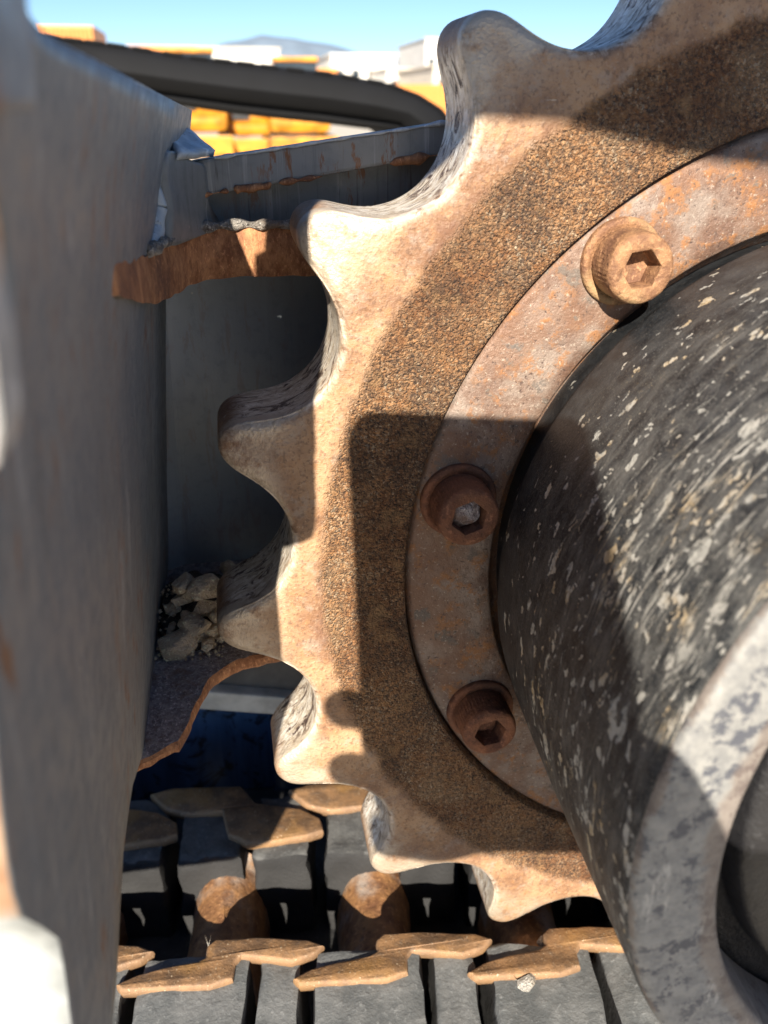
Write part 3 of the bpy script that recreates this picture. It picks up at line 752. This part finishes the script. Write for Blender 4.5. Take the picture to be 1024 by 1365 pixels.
def lug_mesh(name, poly, mat, parent, z0, z1, k, crown=.012):
    # worn steel horn: rounded shoulders, slightly crowned, one mesh
    P = [Vector((a, b, 0)) for a, b in poly]; c = sum(P, Vector()) / len(P)
    dense = []
    n = len(P)
    for i in range(n):
        for q in range(3): dense.append(P[i].lerp(P[(i + 1) % n], q / 3))
    for _ in range(0): dense = [(dense[i - 1] + dense[i] * 2 + dense[(i + 1) % len(dense)]) / 4 for i in range(len(dense))]
    n = len(dense)
    def shrink(d):
        out = []
        for i in range(n):
            t = (dense[(i + 1) % n] - dense[i - 1]).normalized(); out.append(dense[i] + Vector((-t.y, t.x, 0)) * d * sgn)
        return out
    area = sum(dense[i].x * dense[(i + 1) % n].y - dense[(i + 1) % n].x * dense[i].y for i in range(n)); sgn = 1 if area > 0 else -1
    V, F = [], []
    lay = [(.010, z0), (.002, z0 + .008), (-.002, z1 - .02), (-.003, z1 - .012), (-.001, z1 - .005), (.002, z1 - .0015), (.005, z1)]
    for d, z in lay:
        for p in shrink(d):
            w = mnoise.noise(Vector((p.x * 18 + k * 5, p.y * 18, z * 3))) * .004
            V.append(TL(p.x + k * PITCHU, p.y, z + w))
    for l in range(len(lay) - 1):
        for i in range(n): F.append((l * n + i, l * n + (i + 1) % n, (l + 1) * n + (i + 1) % n, (l + 1) * n + i))
    from mathutils.geometry import tessellate_polygon
    top0 = (len(lay) - 1) * n
    for tri in tessellate_polygon([[Vector((V[top0 + i].x, V[top0 + i].y, 0)) for i in range(n)]]): F.append(tuple(top0 + i for i in tri))
    o = meshobj(name, V, F, mat, parent, smooth=False)
    bm = bmesh.new(); bm.from_mesh(o.data); bmesh.ops.recalc_face_normals(bm, faces=bm.faces); bm.to_mesh(o.data); bm.free()
    return autosmooth(o, 50)
# rubber carcass
bm = bmesh.new()
def tbox(bm, s0, s1, v0, v1, z0, z1, bevel=.01, mi=0, taper=0.0, slope=0.0):
    pts = [TL(s0, v0, z0), TL(s1, v0, z0), TL(s1, v1, z0), TL(s0, v1, z0)]
    top = [TL(s0 + taper, v0 + slope, z1), TL(s1 - taper, v0 + slope, z1), TL(s1 - taper, v1 - slope, z1), TL(s0 + taper, v1 - slope, z1)]
    A = [bm.verts.new(p) for p in pts]; B = [bm.verts.new(p) for p in top]
    fs = [bm.faces.new(list(reversed(A))), bm.faces.new(B)] + [bm.faces.new((A[i], A[(i + 1) % 4], B[(i + 1) % 4], B[i])) for i in range(4)]
    for f_ in fs: f_.material_index = mi
    if bevel: bmesh.ops.bevel(bm, geom=list(set(e for f_ in fs for e in f_.edges)), offset=bevel, segments=2, affect='EDGES', profile=.6)
    if mi == 0 and s1 - s0 < 1:
        bmesh.ops.subdivide_edges(bm, edges=[e for e in bm.edges if e.calc_length() > .05], cuts=9, use_grid_fill=True)
        for v in bm.verts:
            w = mnoise.noise_vector(v.co * 16) * .010 + mnoise.noise_vector(v.co * 60) * .0035
            v.co += w
tbox(bm, -3, 5, -.62, .60, GZ + .02, -1.27, .02)
bmobj('belt', bm, M['black'], TR)
fmin = min(b for a, b in front_lug); fmax = max(b for a, b in front_lug); rmin = min(b for a, b in rear_lug); rmax = max(b for a, b in rear_lug)
KS = range(-3, 6)
for k in KS:
    s = k * PITCHU
    # drive bar: domed steel bridge between the two rubber shoulders
    V, F = [], []
    nv, na = 9, 15
    for i in range(nv):
        t = i / (nv - 1); v_ = fmax - .03 + (rmin - fmax + .08) * t; wd = .088 + .012 * (2 * t - 1) ** 2
        for j in range(na):
            a = math.pi * j / (na - 1)
            w = mnoise.noise(Vector((s + math.cos(a) * 2, v_ * 9, 2))) * .006
            V.append(TL(s - math.cos(a) * wd * (1 + .12 * (1 - math.sin(a))), v_, -1.27 + (.22 + w + .02 * (2 * t - 1) ** 2) * math.sin(a) ** .62))
    for i in range(nv - 1):
        for j in range(na - 1): F.append((i * na + j, i * na + j + 1, (i + 1) * na + j + 1, (i + 1) * na + j))
    F.append(tuple(range(na))); F.append(tuple(reversed(range((nv - 1) * na, nv * na))))
    meshobj('drive_bar', V, F, M['bar'], TR)
    lug_mesh('front_lug', front_lug, M['lug'], TR, -.985, ZLUG, k)
    lug_mesh('rear_lug', rear_lug, M['lug'], TR, -.995, ZLUG - .01, k)
    # rubber round each lug, split by a narrow groove under the step of the lug
    fs0 = min(a for a, b in front_lug); fs1 = max(a for a, b in front_lug)
    bm = bmesh.new(); tbox(bm, s + fs0 + .042, s + fs0 + PITCHU - .098, fmin - .40, fmax - .03, -1.28, -.960 + .004 * math.sin(k * 3), .014, 0, .006, .0)
    ob = autosmooth(bmobj('rubber_block', bm, M['rubber'], TR), 50)
    bm = bmesh.new(); tbox(bm, s + fs0 - .092, s + fs0 + .028, fmin - .38, fmax - .02, -1.28, -.966, .014, 0, .012, .0)
    autosmooth(bmobj('rubber_block', bm, M['rubber'], TR), 50)
    rs0 = min(a for a, b in rear_lug)
    for q0, q1, zt in ((.10, .285, -.975), (.30, .46, -.98)):
        bm = bmesh.new(); tbox(bm, s + rs0 + q0, s + rs0 + q1, rmin - .03, rmax - .02, -1.28, zt, .014, 0, .008, .0)
        autosmooth(bmobj('rubber_block', bm, M['darkpad'], TR), 50)

# ---------------------------------------------------------------- sheet beyond the track, skylight painted in as blue
bp0 = thing('sky_tinted_sheet', 'stained black rubber sheet coloured blue as if reflecting sky, beyond the track lugs', 'panel', (-1.1, .9, GZ))
bm = bmesh.new(); box_bm(bm, (-2.6, .86, GZ + .02), (.4, .90, -.55), .01); bmobj('sheet', bm, M['blue'], bp0)
for x in (-1.62, -1.02, -.5):
    bm = bmesh.new(); box_bm(bm, (x - .05, .83, GZ + .03), (x + .05, .86, -.57), .012); bmobj('stiffener', bm, M['blue'], bp0)

# ---------------------------------------------------------------- stones on the lower shelf
def hull_stone(name, c, r, seed, flat=.7, mat='stone'):
    rr = random.Random(seed); bm = bmesh.new()
    for i in range(16):
        d = Vector((rr.gauss(0, 1), rr.gauss(0, 1), rr.gauss(0, 1))).normalized() * rr.uniform(.82, 1.08)
        bm.verts.new(d)
    res = bmesh.ops.convex_hull(bm, input=bm.verts)
    for v in [v for v in bm.verts if not v.link_faces]: bm.verts.remove(v)
    bmesh.ops.bevel(bm, geom=list(bm.edges), offset=.06, segments=1, affect='EDGES')
    ang = rr.uniform(0, 6.28); sx_, sy_ = rr.uniform(1.0, 1.3), rr.uniform(.75, 1.0)
    M3 = Matrix.Rotation(ang, 3, 'Z') @ Matrix.Rotation(rr.uniform(-.35, .35), 3, 'X')
    for v in bm.verts:
        q = Vector((v.co.x * sx_, v.co.y * sy_, v.co.z * flat)); q *= 1 + .06 * mnoise.noise(v.co * 4 + Vector((seed, 0, 0)))
        v.co = M3 @ q * r + Vector(c)
    zb = min(v.co.z for v in bm.verts)
    o = bmobj(name, bm, M[mat], None, (c[0], c[1], zb)); return o
stones = [  # px, py, radius px, height above shelf, label
    (278, 783, 22, .105, 'large squarish tan stone at the top right of the stone heap'),
    (276, 808, 17, .065, 'brown wedge stone just under the large squarish stone'),
    (259, 832, 20, .055, 'pale tan pointed stone in the middle of the heap'),
    (238, 856, 26, .030, 'biggest flat grey stone at the lower left of the heap'),
    (229, 811, 12, .050, 'small tan stone at the far left of the heap'),
    (243, 800, 12, .075, 'small dull stone wedged at the upper left of the heap'),
    (255, 792, 11, .090, 'dark little stone tucked left of the large squarish stone'),
    (281, 838, 13, .035, 'rounded brown stone right of the pale pointed stone'),
    (293, 848, 8, .028, 'tiny pale stone beside the lowest tooth in shade'),
    (278, 860, 10, .018, 'small tan stone at the lower right of the heap'),
    (229, 838, 9, .030, 'small reddish stone left of the pale pointed stone'),
    (255, 869, 6, .010, 'smallest chip lying in front of the biggest flat stone'),
    (246, 777, 14, .110, 'dark stone against the wall at the back of the heap'),
    (305, 760, 15, .115, 'dark stone half hidden behind the tooth above the heap'),
    (288, 824, 9, .055, 'small stone between the brown wedge and the tooth'),
    (247, 822, 10, .055, 'little shadowed stone above the pale pointed stone'),
    (265, 850, 11, .028, 'low dull stone between the flat and the rounded stones')]
for i, (px, py, rp, h, lab) in enumerate(stones):
    p = atz(px, py, ZL + h); t = (p - CAM).dot(FWD)
    o = hull_stone('stone', p, rp * 1.25 * t / FPX, 40 + i, .78)
    tag(o, lab, 'stone', 'stones heaped on the lower frame shelf')
# grit under the heap
def grit():
    V, F = [], []; rr = random.Random(3)
    for i in range(420):
        px, py = rr.uniform(205, 300), rr.uniform(775, 985)
        if py > 880: continue
        if py > 880: px = rr.uniform(195, 245)
        hh = max(0, .09 * (875 - py) / 100) if py < 875 else 0
        p = atz(px, py, ZL + hh * rr.uniform(.2, .8) + .004); r = rr.uniform(.002, .006)
        b = len(V)
        for d in ((1, 0, 0), (-1, 0, 0), (0, 1, 0), (0, -1, 0), (0, 0, 1), (0, 0, -1)):
            V.append(p + Vector(d) * r * rr.uniform(.6, 1.3))
        for t in ((0, 2, 4), (2, 1, 4), (1, 3, 4), (3, 0, 4), (2, 0, 5), (1, 2, 5), (3, 1, 5), (0, 3, 5)): F.append(tuple(b + q for q in t))
    o = meshobj('grit', V, F, M['stone'], None, (-1.2, .2, ZL), smooth=False)
    tag(o, 'loose brown grit scattered under the stone heap', 'grit', kind='stuff')
    bm = bmesh.new()   # mound of packed fines the stones lie on
    bmesh.ops.create_icosphere(bm, subdivisions=5, radius=1)
    c = atz(262, 812, ZL + .01)
    for v in bm.verts:
        q = Vector((v.co.x * .085, v.co.y * .15, max(v.co.z, -.05) * .035)); q *= 1 + .18 * mnoise.noise(v.co * 4)
        v.co = q + c
    o = bmobj('dirt_mound', bm, M['fines'], None, tuple(c), smooth=True); tag(o, 'mound of brown dirt fines beneath the stone heap', 'dirt', kind='stuff')
grit()
o = hull_stone('pebble', atz(703, 1311, -.955), .022, 90, .8, 'paledirt'); tag(o, 'pale pebble lying against the third front lug', 'pebble')
o = hull_stone('pebble', atz(282, 1268, -.99), .020, 91, .9, 'paledirt'); tag(o, 'small pale clod at the back of the first front lug', 'pebble')
o = hull_stone('pebble', atz(728, 1256, -1.0), .020, 92, .9, 'paledirt'); tag(o, 'grey clod under the lowest sprocket tooth by the drive bar', 'pebble')

# ---------------------------------------------------------------- background
def far_track():
    root = thing('far_rubber_track', 'blurred black rubber track of the far side behind the frame rib', 'rubber track', (0, 6.5, GZ))
    Y = 6.0
    top = [(-420, -40), (-200, 5), (-60, 28), (56, 46), (110, 52), (169, 60), (250, 73), (312, 80), (375, 88), (450, 97), (519, 110), (560, 126), (590, 145), (612, 175), (622, 230), (612, 300)]
    bot = [(-420, 40), (-200, 70), (-60, 92), (56, 106), (110, 112), (169, 120), (231, 128), (312, 140), (375, 147), (425, 152), (490, 160), (525, 170), (545, 186), (556, 205), (560, 240), (552, 300)]
    A = [aty(x, y, Y) for x, y in top]; B = [aty(x, y + (12 if x < 500 else 4), Y) for x, y in bot]
    bm = bmesh.new(); n = len(A); D = Vector((0, 1.4, 0))
    rows_ = []
    for q, dy in ((0, .10), (.06, .02), (.2, -.05), (.5, -.09), (.72, -.03), (.80, .06), (.9, .03), (1, .10)):
        rows_.append([bm.verts.new(p.lerp(p2, q) + Vector((0, dy, 0))) for p, p2 in zip(A, B)])
    rows_.append([bm.verts.new(p + D) for p in B]); rows_.append([bm.verts.new(p + D) for p in A])
    for r0, r1 in zip(rows_, rows_[1:] + rows_[:1]):
        for i in range(n - 1): bm.faces.new((r0[i], r0[i + 1], r1[i + 1], r1[i]))
    bm.faces.new([r_[0] for r_ in rows_]); bm.faces.new([r_[-1] for r_ in reversed(rows_)])
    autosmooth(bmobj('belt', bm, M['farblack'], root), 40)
    for i in range(1, n - 2):
        for q in (.25, .75):
            p = A[i].lerp(A[i + 1], q); t = (A[i + 1] - A[i]).normalized(); nn = Vector((-t.z, 0, t.x))
            if nn.z < 0 and i < 12: nn = -nn
            bm = bmesh.new(); w = .075
            prism_bm(bm, [p - t * w - nn * .02, p + t * w - nn * .02, p + t * w * .8 + nn * .003, p - t * w * .8 + nn * .003], (0, 1.3, 0), .01)
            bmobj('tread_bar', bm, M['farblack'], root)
far_track()
def excavator(name, label, cx, Y, sc, flip=1):
    """small yellow digger seen far off: tracks, house, cab, boom, arm, bucket"""
    root = thing(name, label, 'excavator', (cx, Y, GZ), 'yellow machines parked across the yard')
    def part(nm, mat, lo, hi, bev=.3, rot=None):
        bm = bmesh.new(); lo = Vector(lo) * sc; hi = Vector(hi) * sc
        if flip < 0: lo.x, hi.x = -hi.x, -lo.x
        off = Vector((cx, Y, GZ)); box_bm(bm, lo + off, hi + off, bev * sc, 2, rot); return bmobj(nm, bm, M[mat], root)
    for y0 in (-5, 3): part('track', 'black', (-8, y0, 0), (8, y0 + 2, 3.4), 1.2)
    part('house', 'yellow', (-8, -5, 4), (6, 5, 8.5), .6); part('engine_cover', 'yellow', (-8.5, -5.2, 6), (-3, 5.2, 10.5), .8)
    c = part('cab', 'yellow', (0, -5, 8.4), (5.5, -.5, 14.5), .5); part('window', 'glass', (.6, -5.1, 10), (4.9, -4.9, 14), .1); part('windscreen', 'glass', (5.45, -4.4, 9.5), (5.6, -1, 14), .05)
    for nm, pts, w in (('boom', [(5, 7), (11, 15), (17, 16.5), (18, 15), (12, 13.2), (7, 6)], 1.6), ('arm', [(16, 16.2), (18.4, 16.6), (21, 8), (19.6, 7.6)], 1.2), ('bucket', [(18.5, 7.5), (21.5, 8), (22, 4.5), (19.5, 3.2), (17.8, 5)], 3.2)):
        bm = bmesh.new(); prism_bm(bm, [Vector((cx + flip * x * sc, Y + (.6 - w / 2) * sc, GZ + z * sc)) for x, z in pts], (0, w * sc, 0), .15 * sc); bmobj(nm, bm, M['yellow' if nm != 'bucket' else 'black'], root)
excavator('parked_excavator', 'blurred yellow excavator farthest off to the right under the black track', 5.5, 74, .26, -1)
def mini_rear(px, Y, w, label):
    c = aty(px, 150, Y); root = thing('parked_mini_excavator', label, 'excavator', (c.x, Y, GZ), 'yellow machines parked across the yard')
    off = Vector((c.x, Y, GZ))
    for nm, mat, lo, hi, bev in (('body', 'yellow', (-.46, -.5, .28), (.46, .6, .62), .12), ('engine_cover', 'yellow', (-.42, -.55, .45), (.42, .0, .86), .14), ('cab_roof', 'yellow', (-.34, .0, 1.25), (.34, .6, 1.32), .03), ('window', 'glass', (-.32, .04, .85), (.32, .56, 1.26), .02), ('dozer_blade', 'yellow', (-.5, -1.05, .02), (.5, -.98, .26), .02), ('track', 'black', (-.5, -.9, .0), (-.3, .9, .28), .1), ('track', 'black', (.3, -.9, .0), (.5, .9, .28), .1), ('blade_arm', 'yellow', (-.1, -1.0, .1), (.1, -.4, .2), .02), ('grille', 'black', (-.28, -.57, .55), (.05, -.54, .78), .01), ('tail_lamp', 'orange', (.25, -.58, .6), (.36, -.53, .68), .01), ('handrail', 'black', (-.40, -.45, .86), (-.37, .0, 1.2), .008)):
        bm = bmesh.new(); box_bm(bm, Vector(lo) * w + off, Vector(hi) * w + off, bev * w); bmobj(nm, bm, M[mat], root)
mini_rear(258, 50, 3.9, 'blurred yellow mini excavator nearest the plate corner, under the black track')
mini_rear(328, 52, 3.0, 'blurred yellow mini excavator second from the plate corner')
mini_rear(397, 50, 3.6, 'blurred yellow mini excavator third from the plate corner, left of the frame rib')
def loader(cx, Y, sc):
    root = thing('parked_loader', 'blurred yellow wheel loader beyond the black track at the far left', 'loader', (cx, Y, GZ), 'yellow machines parked across the yard')
    off = Vector((cx, Y, GZ))
    for nm, mat, lo, hi, bev in (('body', 'yellow', (-9, -4, 3), (4, 4, 9), .8), ('cab', 'yellow', (-4, -3.5, 9), (2, 3.5, 11), .4), ('window', 'glass', (-3.5, -3.6, 9.4), (1.5, -3.45, 10.7), .03), ('bucket', 'yellow', (8, -5, 1), (13, 5, 5.5), 1.0), ('lift_arm', 'yellow', (2, -3, 5), (10, -2, 6.5), .2), ('lift_arm', 'yellow', (2, 2, 5), (10, 3, 6.5), .2)):
        bm = bmesh.new(); box_bm(bm, Vector(lo) * sc + off, Vector(hi) * sc + off, bev * sc); bmobj(nm, bm, M[mat], root)
    for x in (-6, 4):
        for y in (-4.4, 3):
            v, f, u = lathe([(0, .3), (0, 2.4), (.2, 2.7), (1.2, 2.7), (1.4, 2.4), (1.4, .3)], 24, (0, 0, 0))
            meshobj('wheel', [(cx + (x + q[0]) * sc, Y + (y + q[1]) * sc, GZ + (2.7 + q[2]) * sc) for q in v], f, M['black'], root)
loader(-24, 70, .5)
def building(label, x0, x1, ytop, Y, depth, wall, roof, nwin=4, cat='building'):
    """pixel columns x0..x1 at the top line ytop fix its width and height at distance Y"""
    a, b = aty(x0, ytop, Y), aty(x1, ytop, Y)
    root = thing('building', label, cat, ((a.x + b.x) / 2, Y, GZ), 'pale buildings beyond the yard')
    bm = bmesh.new(); box_bm(bm, (a.x, Y, GZ), (b.x, Y + depth, a.z - .6), .2); bmobj('wall', bm, M[wall], root)
    bm = bmesh.new(); box_bm(bm, (a.x - .8, Y - .8, a.z - .6), (b.x + .8, Y + depth + .8, a.z), .2); bmobj('roof', bm, M[roof], root)
    W = b.x - a.x; H = a.z - GZ
    for i in range(nwin):
        x = a.x + W * (i + .5) / nwin
        bm = bmesh.new(); box_bm(bm, (x - W * .12 / nwin * 2, Y - .25, GZ + H * .55), (x + W * .12 / nwin * 2, Y + .1, GZ + H * .72), .05); bmobj('window', bm, M['glass'], root)
    bm = bmesh.new(); box_bm(bm, (a.x + W * .44, Y - .3, GZ + .1), (a.x + W * .56, Y + .1, GZ + H * .35), .05); bmobj('door', bm, M['greyroof'], root)
building('long white building on the left of the skyline', 262, 372, 62, 420, 120, 'white', 'cream', 5)
building('large white building in the middle of the skyline before the hill', 441, 528, 71, 400, 110, 'white', 'white', 4)
building('small white building right of the large white one', 516, 560, 90, 360, 60, 'white', 'cream', 2)
building('tall cream building beside the top sprocket tooth', 578, 640, 86, 300, 80, 'cream', 'cream', 2)
building('white tower block top peeping over the tooth edge', 568, 600, 50, 520, 80, 'white', 'white', 2)
def shed(label, x0, x1, ytop, Y, mat):
    a, b = aty(x0, ytop, Y), aty(x1, ytop, Y)
    root = thing('storage_container', label, 'container', ((a.x + b.x) / 2, Y, GZ), 'containers along the yard edge')
    bm = bmesh.new(); box_bm(bm, (a.x, Y, GZ), (b.x, Y + 14, a.z), .15); bmobj('shell', bm, M[mat], root)
    n = 14
    for i in range(n):
        x = a.x + (b.x - a.x) * (i + .5) / n; w = (b.x - a.x) / n * .28
        bm = bmesh.new(); box_bm(bm, (x - w, Y - .35, GZ + .3), (x + w, Y, a.z - .3), .05); bmobj('corrugation', bm, M[mat], root)
shed('orange container at the far left of the skyline', 46, 124, 33, 130, 'orange')
shed('orange container left of the white skyline buildings', 150, 262, 60, 170, 'orange')
shed('orange container under the large white building', 372, 450, 90, 240, 'orange')
shed('orange container right of the small white building', 520, 600, 112, 200, 'orange')

# ---------------------------------------------------------------- what stands above and behind the viewer and shades the scene
def overhang():
    t = 1.9
    S = SUN / SUN.y
    e = [Vector((x, 0, z)) - S * t for x, z in ((-1.9, .78), (-.69, .777), (-.56, .770), (-.37, .727), (-.2, .712), (.6, .70))]
    root = thing('counterweight', 'grey machine counterweight overhanging above the picture', 'counterweight', (-.8, -t, 1.7))
    loop = [Vector((p.x, -t, p.z)) for p in e] + [Vector((e[-1].x, -t, e[-1].z + .75)), Vector((e[0].x, -t, e[-1].z + .75))]
    bm = bmesh.new(); prism_bm(bm, loop, (0, .22, .12), .015); bmobj('skirt', bm, M['cweight'], root)
overhang()
def photographer():
    root = thing('person', 'bare hand and dark sleeve holding the phone behind the camera', 'person', tuple(CAM - FWD * 1.6 - UP * 1.2))
    def Q(a, b, c=0.0): return CAM + RIGHT * a + UP * b - FWD * (.045 - c)
    chains = [  # (a, b, c, radius)
        [(.95, -.72, -.55, .15), (.68, -.60, -.28, .145), (.45, -.53, -.14, .15), (.22, -.50, -.12, .15), (.08, -.44, -.11, .11)],
    ]
    V, E, R = [], [], []
    def add(p, r, prev):
        V.append(Q(*p)); R.append(r)
        if prev is not None: E.append((prev, len(V) - 1))
        return len(V) - 1
    prev = None; ids = []
    for (a, b, c, r) in chains[0]: prev = add((a, b, c), r, prev); ids.append(prev)
    palm = ids[3]; wrist = ids[2]
    for (b0, ln) in ((-.285, 1.0), (-.425, 1.0), (-.53, .95), (-.61, .85)):
        k = add((.02, b0 - .03, -.075), .045, palm)
        out = -.19 if b0 > -.5 else -.12
        k = add((out + .045, b0, -.085), .046, k); k = add((out, b0, -.04), .044, k); k = add((out, b0 + .006, .0), .040, k)
        k = add((out + .045, b0 + .012, .03), .034, k)
    k = add((.30, -.38, -.08), .085, palm); k = add((.27, -.29, -.03), .055, k); k = add((.25, -.24, .0), .042, k); add((.22, -.20, .02), .034, k)
    def skin(name, V, E, R, mat, rootv):
        me = bpy.data.meshes.new(name); o_ = origin_of(root)
        me.from_pydata([tuple((v - o_) * U) for v in V], E, []); me.materials.append(mat)
        o = bpy.data.objects.new(name, me); link(o, root)
        m = o.modifiers.new('skin', 'SKIN'); m.use_smooth_shade = True
        for i, sv in enumerate(me.skin_vertices[0].data): sv.radius = (R[i] * U, R[i] * U); sv.use_root = (i == rootv)
        s = o.modifiers.new('sub', 'SUBSURF'); s.levels = 2; s.render_levels = 2
        return o
    skin('hand', V, E, R, M['skin'], palm)
    V2 = [Q(.62, -.59, -.26), Q(.98, -.73, -.58), Q(1.6, -1.1, -1.4), Q(2.1, -1.5, -2.3)]; skin('sleeve', V2, [(0, 1), (1, 2), (2, 3)], [.18, .20, .25, .30], M['sleeve'], 1)
    ph = thing('phone', 'dark phone held upright in the hand behind the camera', 'phone', tuple(Q(.04, -.53, -.03)))
    a0, a1, b0, b1, rc = -.150, .238, -.52, .264, .05
    loop = []
    for (ca, cb, st) in ((a1 - rc, b1 - rc, 0), (a0 + rc, b1 - rc, 90), (a0 + rc, b0 + rc, 180), (a1 - rc, b0 + rc, 270)):
        for q in range(7):
            t = math.radians(st + 15 * q); loop.append(Q(ca + rc * math.cos(t), cb + rc * math.sin(t), 0.0))
    bm = bmesh.new(); prism_bm(bm, loop, -FWD * .042, .006); bmobj('case', bm, M['phone'], ph)
    bm = bmesh.new()
    prism_bm(bm, [Q(-.075, .20, 0), Q(.075, .20, 0), Q(.075, -.06, 0), Q(-.075, -.06, 0)], FWD * .008, .003); bmobj('camera_bump', bm, M['lens'], ph)
photographer()
